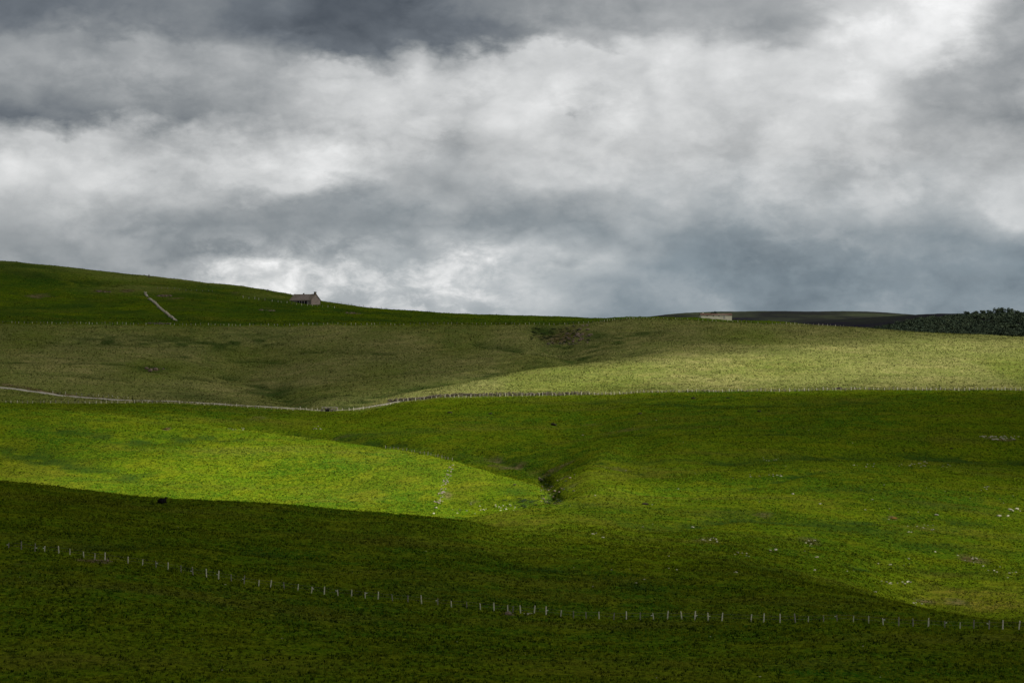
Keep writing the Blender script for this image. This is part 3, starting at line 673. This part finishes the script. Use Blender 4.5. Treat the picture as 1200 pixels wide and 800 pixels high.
# dark earth mounds
mm = stone_me(50, M['peat'], .6)
for u_, v_, s_, lb in [(527,484,2.0,'black earth mound just below the left end of the dark wall'),(574,485,1.4,'second black earth mound right of the one below the wall'),(757,591,1.6,'dark mound alone on the lit lower right slope'),(813,467,1.7,'dark earth patch right below the middle of the wall'),(853,467,1.6,'black mound below the fence at centre right'),(983,455.5,2.2,'black burrow mouth under the right fence'),(890,482,1.8,'broad dark scrape on the shaded right slope'),(650,498.5,2.4,'dark scrape uppermost at the centre slope'),(1116,526,1.1,'tiny dark mound on the darkest right slope'),(603,568,1.2,'dark hole at the right of the knoll'),(750,485,2.0,'dark scrape between the wall and the stone patches')]:
    o = stone(u_, v_, s_, lb, None, [mm], 'earth_mound', 'mound')
ginger = stone(1048, 608, 1.7, 'rust coloured bracken clump on the lower right slope', None, [stone_me(61, M['bracken'], .5)], 'bracken_clump', 'plant')
stone(193.5, 503, 1.6, 'orange earth mound on the left bright field', None, [stone_me(62, M['bracken'], .5)], 'earth_mound', 'mound')

# ------------------------------------------------------------------ resting black cow on the near crest
def skin(name, verts, edges, radii, mat, parent=None, sub=2):
    me = bpy.data.meshes.new(name); me.from_pydata(verts, edges, []); ob = bpy.data.objects.new(name+'_cage', me); COL.objects.link(ob)
    sk = ob.modifiers.new('s', 'SKIN'); ob.modifiers.new('d', 'SUBSURF').levels = sub
    for i, r in enumerate(radii): me.skin_vertices[0].data[i].radius = r if isinstance(r, tuple) else (r, r)
    me.skin_vertices[0].data[0].use_root = True
    dg_ = bpy.context.evaluated_depsgraph_get(); m2 = bpy.data.meshes.new_from_object(ob.evaluated_get(dg_)); bpy.data.objects.remove(ob)
    m2.name = name; m2.materials.clear(); m2.materials.append(mat)
    for p in m2.polygons: p.use_smooth = True
    return link(bpy.data.objects.new(name, m2), parent)
cp = P3(190, 590)+Vector((0, 0, .1)); root = empty('cow', cp, math.radians(50)); root.scale = (1.12, 1.12, 1.22); tag(root, 'black cow lying on the near crest at the edge of the shadow', 'cow')
V = [(0,0,.50),(-.45,0,.52),(-.85,0,.50),(.4,0,.52),(.75,0,.60),(1.0,.05,.85),(1.18,.12,1.08),(1.42,.18,1.02),(1.6,.2,.92),
     (-.6,.38,.28),(-.2,.55,.14),(-.55,.6,.10),(-.6,-.38,.28),(-.2,-.55,.14),(-.55,-.6,.10),(.6,.3,.25),(.95,.36,.10),(.6,.42,.08),(.6,-.3,.25),(.95,-.36,.10),(.6,-.42,.08)]
E = [(0,1),(1,2),(0,3),(3,4),(4,5),(5,6),(6,7),(7,8),(1,9),(9,10),(10,11),(1,12),(12,13),(13,14),(3,15),(15,16),(16,17),(3,18),(18,19),(19,20)]
R = [.42,.42,.30,.40,.32,.20,.17,.13,.09,.24,.12,.07,.24,.12,.07,.17,.09,.06,.17,.09,.06]
body = skin('body', V, E, R, M['cow'], root)
for s_ in (-1, 1):
    bm = bmesh.new(); a = bmesh.ops.create_icosphere(bm, subdivisions=2, radius=.12)['verts']; bmesh.ops.scale(bm, verts=a, vec=(.4, 1.1, .5)); bmesh.ops.translate(bm, verts=a, vec=(1.12, .12+s_*.25, 1.14)); bm_obj('ear', bm, M['cow'], root, True)
bm = bmesh.new(); a = bmesh.ops.create_cone(bm, segments=6, radius1=.04, radius2=.02, depth=.9, cap_ends=True)['verts']; bmesh.ops.rotate(bm, verts=a, cent=(0,0,0), matrix=Matrix.Rotation(.5, 3, 'Y')); bmesh.ops.translate(bm, verts=a, vec=(-1.12, .12, .42)); bm_obj('tail', bm, M['cow'], root)

# ------------------------------------------------------------------ trees and scrub
def leaf_cloud(n, rx, ry, rz, cz, size, lobes=7, seed=0):
    r = np.random.RandomState(seed); L = []
    for i in range(lobes):
        a = r.rand()*6.28; q = r.rand()**.5*.62; L.append((math.cos(a)*q*rx, math.sin(a)*q*ry, cz+(r.rand()-.4)*rz*.9, (.35+.3*r.rand())))
    L.append((0, 0, cz, .6)); k = r.randint(len(L), size=n); L = np.array(L)
    dv = r.normal(size=(n, 3)); dv /= np.linalg.norm(dv, axis=1)[:, None]; rad = (.6+.4*r.rand(n))
    c = L[k, :3]+dv*rad[:, None]*L[k, 3:4]*np.array([rx, ry, rz])
    t1 = r.normal(size=(n, 3)); t1 /= np.linalg.norm(t1, axis=1)[:, None]; nn = dv+.7*r.normal(size=(n, 3)); t2 = np.cross(nn, t1); t2 /= np.linalg.norm(t2, axis=1)[:, None]
    s = size*(.5+r.rand(n))[:, None]
    co = np.stack([c-t1*s, c+t2*s*.7, c+t1*s, c-t2*s*.7], 1).reshape(-1, 3); return co, np.arange(n*4).reshape(-1, 4)
def trunk_bm(h, r):
    bm = bmesh.new(); bmesh.ops.create_cone(bm, segments=8, radius1=r, radius2=r*.4, depth=h, cap_ends=True, matrix=Matrix.Translation((0, 0, h/2-.3)))
    for k in range(4):
        a = k*1.6; d_ = Vector((math.cos(a), math.sin(a), 1.1)).normalized(); L_ = h*.5
        bmesh.ops.create_cone(bm, segments=5, radius1=r*.45, radius2=r*.12, depth=L_, cap_ends=True, matrix=Matrix.Translation(Vector((0, 0, h*.6))+d_*L_/2) @ d_.to_track_quat('Z', 'Y').to_matrix().to_4x4())
    return bm
def tree(label, p, h, w, seed, n=500, mat='leaf', group=None, name='broadleaf_tree', leaf=.5):
    root = empty(name, p); tag(root, label, 'tree', group)
    bm_obj('trunk', trunk_bm(h*.6, h*.035), M['bark'], root)
    co, f = leaf_cloud(n, w/2, w/2, h*.38, h*.6, leaf, seed=seed); np_mesh('crown', co, f, M[mat], parent=root); return root
tree('dark rounded tree behind the cream barn', at(838, 1345)+Vector((0,0,-.5)), 7.0, 7.5, 3, 500, leaf=.5)
sky_t = [(1133,2860,10),(1143,2850,11),(1152,2850,12),(1161,2840,12),(1168,2850,14),(1176,2860,15),(1183,2850,13),(1192,2840,9)]
for i, (u_, d_, h_) in enumerate(sky_t):
    tree('dark tree standing out of the far wood on the right skyline', at(u_, d_), h_, h_*.95, 20+i, 260, group='skyline trees of the far wood', leaf=.9)
# far wood, one mass
C_, F_, off = [], [], 0
cands = []
for i in range(5200):
    d_ = random.uniform(2200, 2860); u_ = random.uniform(985, 1290)
    lo = np.interp(u_, [985,1040,1080,1130,1300], [2200,2200,2200,2200,2200]); hi_ = np.interp(u_, [985,1030,1060,1100,1130,1300], [2300,2500,2700,2790,2860,2860])
    if lo < d_ < hi_: cands.append((u_, d_))
cands = cands[:1300]
cx = np.array([(u_-600)/FP*d_ for u_, d_ in cands]); cy = np.array([d_ for u_, d_ in cands]); cz = Z(cx, cy)
protos = [leaf_cloud(170, 5.2, 5.2, 3.2, 3.8, .85, lobes=7, seed=80+i) for i in range(10)]
for i in range(len(cx)):
    co, f = protos[i % 10]; s_ = random.uniform(.6, 1.25); a = random.uniform(0, 6.28); R2 = np.array([[math.cos(a), -math.sin(a), 0], [math.sin(a), math.cos(a), 0], [0, 0, 1]])
    C_.append(co@R2.T*s_+np.array([cx[i], cy[i], cz[i]])); F_.append(f+off); off += len(co)
tag(np_mesh('far_wood', np.vstack(C_), np.vstack(F_), M['leaf']), kind='stuff', label='dense dark wood on the far right hillside', cat='wood')
# scrub around the rocky gully and the stream
scr = [leaf_cloud(130, 1, 1, .55, .45, .12, lobes=6, seed=40+i) for i in range(4)]
SME = []
for co, f in scr:
    o = np_mesh('crown', co, f, M['scrub']); SME.append(o.data); bpy.data.objects.remove(o)
def bush(u, v, s, label, group):
    o = bpy.data.objects.new('bush', random.choice(SME)); o.location = P3(u, v); o.scale = (s*1.6, s, s*.62); o.rotation_euler = (0, 0, random.uniform(0, 6)); link(o); tag(o, label, 'bush', group)
for _ in range(40): bush(random.uniform(622, 668), random.uniform(384, 400), random.uniform(.7, 1.6), 'dark low bush on the left side of the rocky gully', 'bushes of the rocky gully')
for _ in range(9): bush(random.uniform(662, 694), random.uniform(384, 402), random.uniform(.9, 1.6), 'small bush among the brown boulders of the gully', 'bushes among the gully boulders')
for _ in range(30): bush(random.gauss(644, 7), random.uniform(556, 592), random.uniform(.35, .9), 'small dark bush in the stream gully beside the knoll', 'bushes of the stream gully')
for _ in range(14): bush(random.uniform(590, 628), random.uniform(584, 596), random.uniform(.5, .9), 'low green rush clump at the foot of the knoll', 'rush clumps at the foot of the knoll')

# ------------------------------------------------------------------ light : sun through an added, unseen cloud deck shaped to place the shade
EL, AZ = math.radians(43), math.radians(104)           # azimuth measured from +Y towards +X
sd = Vector((math.sin(AZ)*math.cos(EL), math.cos(AZ)*math.cos(EL), math.sin(EL)))
sun = bpy.data.lights.new('sun', 'SUN'); sun.energy = 5.0; sun.angle = math.radians(.6); sun.color = (1, .95, .84)
so = link(bpy.data.objects.new('sun', sun)); so.rotation_euler = sd.to_track_quat('Z', 'Y').to_euler(); so.location = sd*50
TU = np.array([-300,0,150,300,450,600,750,900,1050,1200,1500], float)
TD = np.array([0,300,400,440,500,530,560,600,650,700,760,830,900,922,960,1000,1030,1060,1100,1130,1170,1250,1500,1900,2400,3000,4000,9000], float)
TT_ = np.array([
 [.05]*11,[.05,.05,.05,.05,.06,.08,.08,.08,.08,.07,.07],
 [.05,.05,.05,.06,.08,.11,.12,.11,.12,.10,.2],
 [.05,.05,.05,.06,.10,.30,.17,.17,.28,.5,.5],
 [.06,.06,.08,.1,.12,.8,.42,.32,.38,.5,.5],
 [.2,.2,.2,.3,.5,.85,.45,.40,.45,.5,.45],
 [.95,.95,.9,.95,1,.95,.5,.42,.5,.48,.42],
 [.5,.55,.85,1,1,.95,.7,.5,.42,.4,.38],
 [.32,.38,.7,.95,1,.8,.5,.38,.36,.28,.24],
 [.28,.32,.6,.95,.95,.36,.32,.25,.2,.15,.13],
 [.22,.26,.42,.8,.38,.28,.22,.16,.13,.09,.08],
 [.35,.42,.5,.35,.32,.27,.2,.15,.11,.08,.07],
 [.2,.2,.2,.26,.42,.33,.25,.2,.16,.12,.10],
 [.16,.16,.16,.26,.6,.6,.5,.45,.4,.36,.32],
 [.13,.13,.13,.15,.6,.9,.8,.7,.6,.55,.5],
 [.14,.14,.14,.14,.28,.95,1,1,.95,.85,.75],
 [.14,.14,.14,.14,.16,.75,1,1,1,.9,.85],
 [.15,.15,.15,.14,.13,.26,.85,1,1,1,.9],
 [.10,.10,.10,.10,.12,.14,.32,.9,1,1,.95],
 [.09,.09,.09,.09,.11,.13,.18,.45,.95,1,.95],
 [.09,.09,.09,.09,.10,.12,.15,.22,.5,.75,.75],
 [.09,.09,.09,.10,.12,.14,.22,.22,.22,.3,.3],
 [.08,.08,.08,.10,.12,.14,.22,.22,.22,.22,.22],
 [.15]*11,[.25]*11,[.25]*11,[.4]*11,[.4]*11])
col_ = np.where(TD <= 510, TT_[:, 4], .5*(TT_[:, 4]+TT_[:, 5]))
TT_ = np.insert(TT_, 5, col_, axis=1); TU = np.insert(TU, 5, 545.)
def transm(x, y):
    t, d, th_, r = polar(x, y); u = np.clip(ucol(t), -300, 1499); d = np.clip(d, 0, 8999)
    u = u+60*vnoise(x/45, y/60, 51); u = np.clip(u, -300, 1499); d = np.clip(d*(1+.02*vnoise(x/60, y/60, 52)), 0, 8999)
    i = np.clip(np.searchsorted(TU, u, side='right')-1, 0, len(TU)-2); f = (u-TU[i])/(TU[i+1]-TU[i]); f = f*f*(3-2*f)
    j = np.clip(np.searchsorted(TD, d, side='right')-1, 0, len(TD)-2); h = (d-TD[j])/(TD[j+1]-TD[j])
    T = (TT_[j, i]*(1-f)+TT_[j, i+1]*f)*(1-h)+(TT_[j+1, i]*(1-f)+TT_[j+1, i+1]*f)*h
    T = T*(1+.55*fbm(x/60, y/80, 53, 3))
    return np.clip(T, .015, 1)
HZ = 1400.0
offx = sd.x/sd.z*(HZ+35); offy = sd.y/sd.z*(HZ+35)
gx = np.concatenate([np.arange(-1500, -420, 60), np.arange(-420, 420, 9), np.arange(420, 2400, 60)]); gy = np.concatenate([np.arange(-1200, 180, 60), np.arange(180, 1500, 8), np.arange(1500, 5600, 60)])
GX, GY = np.meshgrid(gx, gy); tr_ = transm(GX.ravel(), GY.ravel()); al = 1-np.sqrt(tr_)  # deck opacity worked back from the light wanted on the ground
thick = 30+160*al*(1+.8*fbm(GX.ravel()/160, GY.ravel()/160, 60, 4)); n, k = GX.shape; i = np.arange(n*k).reshape(n, k)
bot = np.stack([GX.ravel()+offx, GY.ravel()+offy, np.full(n*k, HZ)-10*al], -1); top = bot+np.stack([0*al, 0*al, thick], -1)
top[:, 0] += sd.x/sd.z*thick; top[:, 1] += sd.y/sd.z*thick
qb = np.stack([i[:-1, :-1], i[1:, :-1], i[1:, 1:], i[:-1, 1:]], -1).reshape(-1, 4); qt = qb[:, ::-1]+n*k
ring = np.concatenate([i[0, :], i[1:, -1], i[-1, -2::-1], i[-2:0:-1, 0]]); nx_ = np.roll(ring, -1); qs = np.stack([ring, nx_, nx_+n*k, ring+n*k], -1)
m, t, out = material('shade_cloud_vapour'); at_ = t.new('ShaderNodeAttribute', attribute_name='opacity')
tp = t.new('ShaderNodeBsdfTransparent'); df = t.new('ShaderNodeBsdfDiffuse'); df.inputs[0].default_value = (.6, .6, .6, 1); tl_ = t.new('ShaderNodeBsdfTranslucent'); tl_.inputs[0].default_value = (.75, .74, .72, 1)
m2_ = t.new('ShaderNodeMixShader'); m2_.inputs[0].default_value = .55; t.l.new(df.outputs[0], m2_.inputs[1]); t.l.new(tl_.outputs[0], m2_.inputs[2]); df = m2_; mx = t.new('ShaderNodeMixShader')
t.l.new(at_.outputs['Fac'], mx.inputs[0]); t.l.new(tp.outputs[0], mx.inputs[1]); t.l.new(df.outputs[0], mx.inputs[2]); t.l.new(mx.outputs[0], out.inputs[0])
tag(np_mesh('shade_clouds', np.vstack([bot, top]), np.vstack([qb, qt, qs]), m, {'opacity': np.concatenate([al, al])}, smooth=True), kind='structure', label='added cloud deck out of view, shaped to shade the land')

# ------------------------------------------------------------------ sky
W = bpy.data.worlds.new('World'); S.world = W; W.use_nodes = True; t = NT(W.node_tree); t.n.clear()
EXPO = .9; K = 2**-EXPO
tc = t.new('ShaderNodeTexCoord'); dr = tc.outputs['Generated']; sx = t.new('ShaderNodeSeparateXYZ'); t.l.new(dr, sx.inputs[0])
az = t.math('ARCTAN2', sx.outputs[0], sx.outputs[1]); el = t.math('ARCSINE', sx.outputs[2])
u = t.math('MULTIPLY_ADD', az, FP, 600.); v = t.math('MULTIPLY_ADD', el, -FP, 400.)
dv = t.vmul(dr, (1, 1, 1.7))
def centred(vec, scale, detail, rough, amp, dist=0):
    c = t.noise(vec, scale, detail, rough, dist, 'Color'); s = t.new('ShaderNodeSeparateColor'); t.l.new(c, s.inputs[0])
    return [t.math('MULTIPLY', t.math('SUBTRACT', s.outputs[i], .5), amp) for i in range(2)]
w1 = centred(dv, 13, 3, .5, 100); w2 = centred(dv, 45, 6, .66, 62)
uu = t.math('ADD', t.math('ADD', u, w1[0]), w2[0]); vv = t.math('ADD', t.math('ADD', v, t.math('MULTIPLY', w1[1], .42)), t.math('MULTIPLY', w2[1], .55))
def bil(sc_, seed_):
    mp = t.new('ShaderNodeVectorMath', operation='ADD'); t.l.new(dv, mp.inputs[0]); mp.inputs[1].default_value = (seed_, seed_*.7, seed_*1.3)
    return t.math('ABSOLUTE', t.math('SUBTRACT', t.noise(mp.outputs[0], sc_, 1, .4, .3), .5))
BB = t.math('MULTIPLY', bil(17, 3), 1.0)
for sc_, am, sd_ in ((38, .5, 5), (80, .25, 8), (165, .12, 11), (330, .06, 14)): BB = t.math('MULTIPLY_ADD', bil(sc_, sd_), am, BB)
BB = t.math('SUBTRACT', BB, .17)
vv = t.math('MULTIPLY_ADD', BB, 75., vv)
un = t.math('DIVIDE', t.math('PINGPONG', t.math('ADD', uu, 100.), 1400.), 1400.)
SV = [0,25,45,65,85,105,125,142,165,190,215,240,262,285,305,335,365]
SKY = [[118,115,130,112, 92,105,135,150,160,165,205,240,160],
[122,112,125,118, 92,105,128,155,175,160,205,244,160],
[128,125,130,145,100,115,130,170,205,175,225,242,165],
[145,150,160,165,105,180,200,210,212,210,222,240,160],
[150,150,160,178,180,208,212,200,212,215,222,215,155],
[150,148,155,175,195,210,215,200,212,212,215,172,165],
[132,135,140,158,195,205,212,202,212,208,208,165,175],
[114,122,134,148,188,205,212,200,210,205,195,160,165],
[175,195,180,180,200,195,210,205,205,205,190,165,180],
[200,200,200,208,215,190,200,200,205,200,180,180,200],
[198,198,195,200,215,188,188,195,195,200,180,185,208],
[180,185,178,150,152,190,162,168,185,195,180,175,208],
[170,172,150,138,138,160,148,155,165,170,172,160,205],
[165,150,133,145,150,170,168,165,150,158,158,152,175],
[160,145,150,195,185,165,195,180,150,145,148,143,150],
[160,150,170,190,195,185,182,160,148,140,136,138,145],
[170,170,190,192,190,185,172,158,148,145,143,145,155]]
acc = None
vn = t.math('DIVIDE', t.math('ADD', vv, 40.), 440., clamp=True)
for j, (v0, vals) in enumerate(zip(SV, SKY)):
    st = [(0, vals[0])]+[((100+100*i)/1400, x) for i, x in enumerate(vals)]+[(1, vals[-1])]
    r_ = t.ramp(un, [(p, g(x/255)) for p, x in st], 'EASE')
    lo = SV[j-1] if j else None; hi_ = SV[j+1] if j < len(SV)-1 else None; f = lambda a: (a+40)/440
    ws = []
    if lo is None: ws = [(0, g(1)), (f(v0), g(1)), (f(hi_), g(0))]
    elif hi_ is None: ws = [(f(lo), g(0)), (f(v0), g(1)), (1, g(1))]
    else: ws = [(f(lo), g(0)), (f(v0), g(1)), (f(hi_), g(0))]
    wt = t.ramp(vn, ws, 'LINEAR'); pr = t.math('MULTIPLY', r_, wt)
    acc = pr if acc is None else t.math('ADD', acc, pr)
for bu, bv, ru, rv, am in ((684,114,24,14,-.06),(672,131,9,6,-.07),(538,176,15,17,-.07),(515,163,26,6,-.04),(728,142,30,14,.07),(905,232,30,20,.06),(330,165,60,12,.03),(1165,238,36,26,.05),(18,196,50,20,.03)):
    a_ = t.math('DIVIDE', t.math('SUBTRACT', t.math('ADD', u, w2[0]), float(bu)), float(ru)); b_ = t.math('DIVIDE', t.math('SUBTRACT', t.math('ADD', v, w2[1]), float(bv)), float(rv))
    q_ = t.math('ADD', t.math('MULTIPLY', a_, a_), t.math('MULTIPLY', b_, b_)); acc = t.math('MULTIPLY_ADD', t.math('EXPONENT', t.math('MULTIPLY', q_, -1.)), am, acc)
# billows: soft large ones, finer curds in the bright parts
b1 = t.math('SUBTRACT', t.noise(dv, 20, 6, .58, .25), .5); b2 = t.math('SUBTRACT', t.noise(dv, 75, 5, .62, .4), .5)
L = t.math('ADD', acc, t.math('MULTIPLY', b1, .13)); 
L = t.math('MULTIPLY_ADD', BB, .15, L)
edge = t.noise(dv, 9, 2, .5)
curd = t.rng(t.noise(dv, 30, 6, .62, .3), .46, .60, 0, 1, True); gate = t.rng(t.noise(dv, 11, 2, .5), .46, .6, 0, 1, True)
L = t.math('MULTIPLY_ADD', t.math('MULTIPLY', curd, gate), .035, L)
low_ = t.math('MULTIPLY', t.rng(v, 262, 300, 0, 1, True), t.rng(u, 640, 560, 0, 1, True)); low_ = t.math('MULTIPLY', low_, t.rng(u, 190, 260, 0, 1, True))
L = t.math('MULTIPLY_ADD', t.math('MULTIPLY', t.rng(t.noise(dv, 48, 6, .64, .3), .40, .68, 0, 1, True), low_), .15, L)
L = t.math('ADD', L, t.math('MULTIPLY', t.math('MULTIPLY', b2, .11), t.rng(edge, .4, .62, .25, 1.)))
wv = t.new('ShaderNodeVectorMath', operation='MULTIPLY_ADD'); t.l.new(t.noise(dv, 26, 6, .6, 0, 'Color'), wv.inputs[0]); wv.inputs[1].default_value = (.075, .075, .06); t.l.new(dv, wv.inputs[2])
pf = None
for sc_, am in ((13, .15), (31, .085)):
    vo = t.new('ShaderNodeTexVoronoi', feature='F1'); vo.inputs['Scale'].default_value = sc_; t.l.new(wv.outputs[0], vo.inputs['Vector'])
    q_ = t.math('MULTIPLY', t.math('SUBTRACT', .47, vo.outputs['Distance']), am); pf = q_ if pf is None else t.math('ADD', pf, q_)
L = t.math('ADD', L, t.math('MULTIPLY', pf, t.rng(v, 20, 90, .35, 1.)))
L = t.math('MULTIPLY_ADD', t.math('SUBTRACT', L, .62), 1.07, .605)
dark_up = t.rng(el, .18, .75, 0, .33); L = t.math('SUBTRACT', L, dark_up)
def sc(r_, g_, b_): c = srgb(r_, g_, b_); return (c[0]*K, c[1]*K, c[2]*K, 1)
warm = t.ramp(L, [(0, sc(30,33,37)), (.3, sc(74,80,88)), (.42, sc(104,110,117)), (.55, sc(138,142,145)), (.7, sc(178,180,181)), (.84, sc(215,216,216)), (1, sc(255,255,255))])
cool = t.ramp(L, [(0, sc(30,35,40)), (.3, sc(72,84,94)), (.42, sc(100,114,125)), (.55, sc(132,145,154)), (.7, sc(172,180,185)), (.84, sc(212,215,217)), (1, sc(255,255,255))])
lowr = t.math('MULTIPLY', t.rng(vv, 170, 330, 0, 1), t.rng(uu, 200, 800, .35, 1))
cc = t.mix(lowr, warm, cool)
bg2 = t.new('ShaderNodeBackground'); t.l.new(cc, bg2.inputs[0]); bg2.inputs[1].default_value = 1.0
sk = t.new('ShaderNodeTexSky'); sk.sky_type = 'NISHITA'; sk.sun_disc = False; sk.sun_elevation = EL; sk.sun_rotation = AZ
bg1 = t.new('ShaderNodeBackground'); t.l.new(sk.outputs[0], bg1.inputs[0]); bg1.inputs[1].default_value = .06
mx = t.new('ShaderNodeMixShader'); mx.inputs[0].default_value = .97; t.l.new(bg1.outputs[0], mx.inputs[1]); t.l.new(bg2.outputs[0], mx.inputs[2])
wo = t.new('ShaderNodeOutputWorld'); t.l.new(mx.outputs[0], wo.inputs[0])
W.cycles.sampling_method = 'MANUAL'; W.cycles.sample_map_resolution = 512

# ------------------------------------------------------------------ camera, view
cam = bpy.data.cameras.new('camera'); cam.sensor_width = 36; cam.lens = 72; cam.clip_start = .5; cam.clip_end = 30000
co_ = link(bpy.data.objects.new('camera', cam)); co_.location = (0, 0, 0); co_.rotation_euler = (math.pi/2, 0, 0); S.camera = co_
S.render.engine = 'CYCLES'; S.render.resolution_x = 1024; S.render.resolution_y = 682
S.view_settings.view_transform = 'Standard'; S.view_settings.look = 'None'; S.view_settings.exposure = EXPO; S.view_settings.gamma = 1
S.cycles.transparent_max_bounces = 12; S.cycles.max_bounces = 5; S.cycles.diffuse_bounces = 3
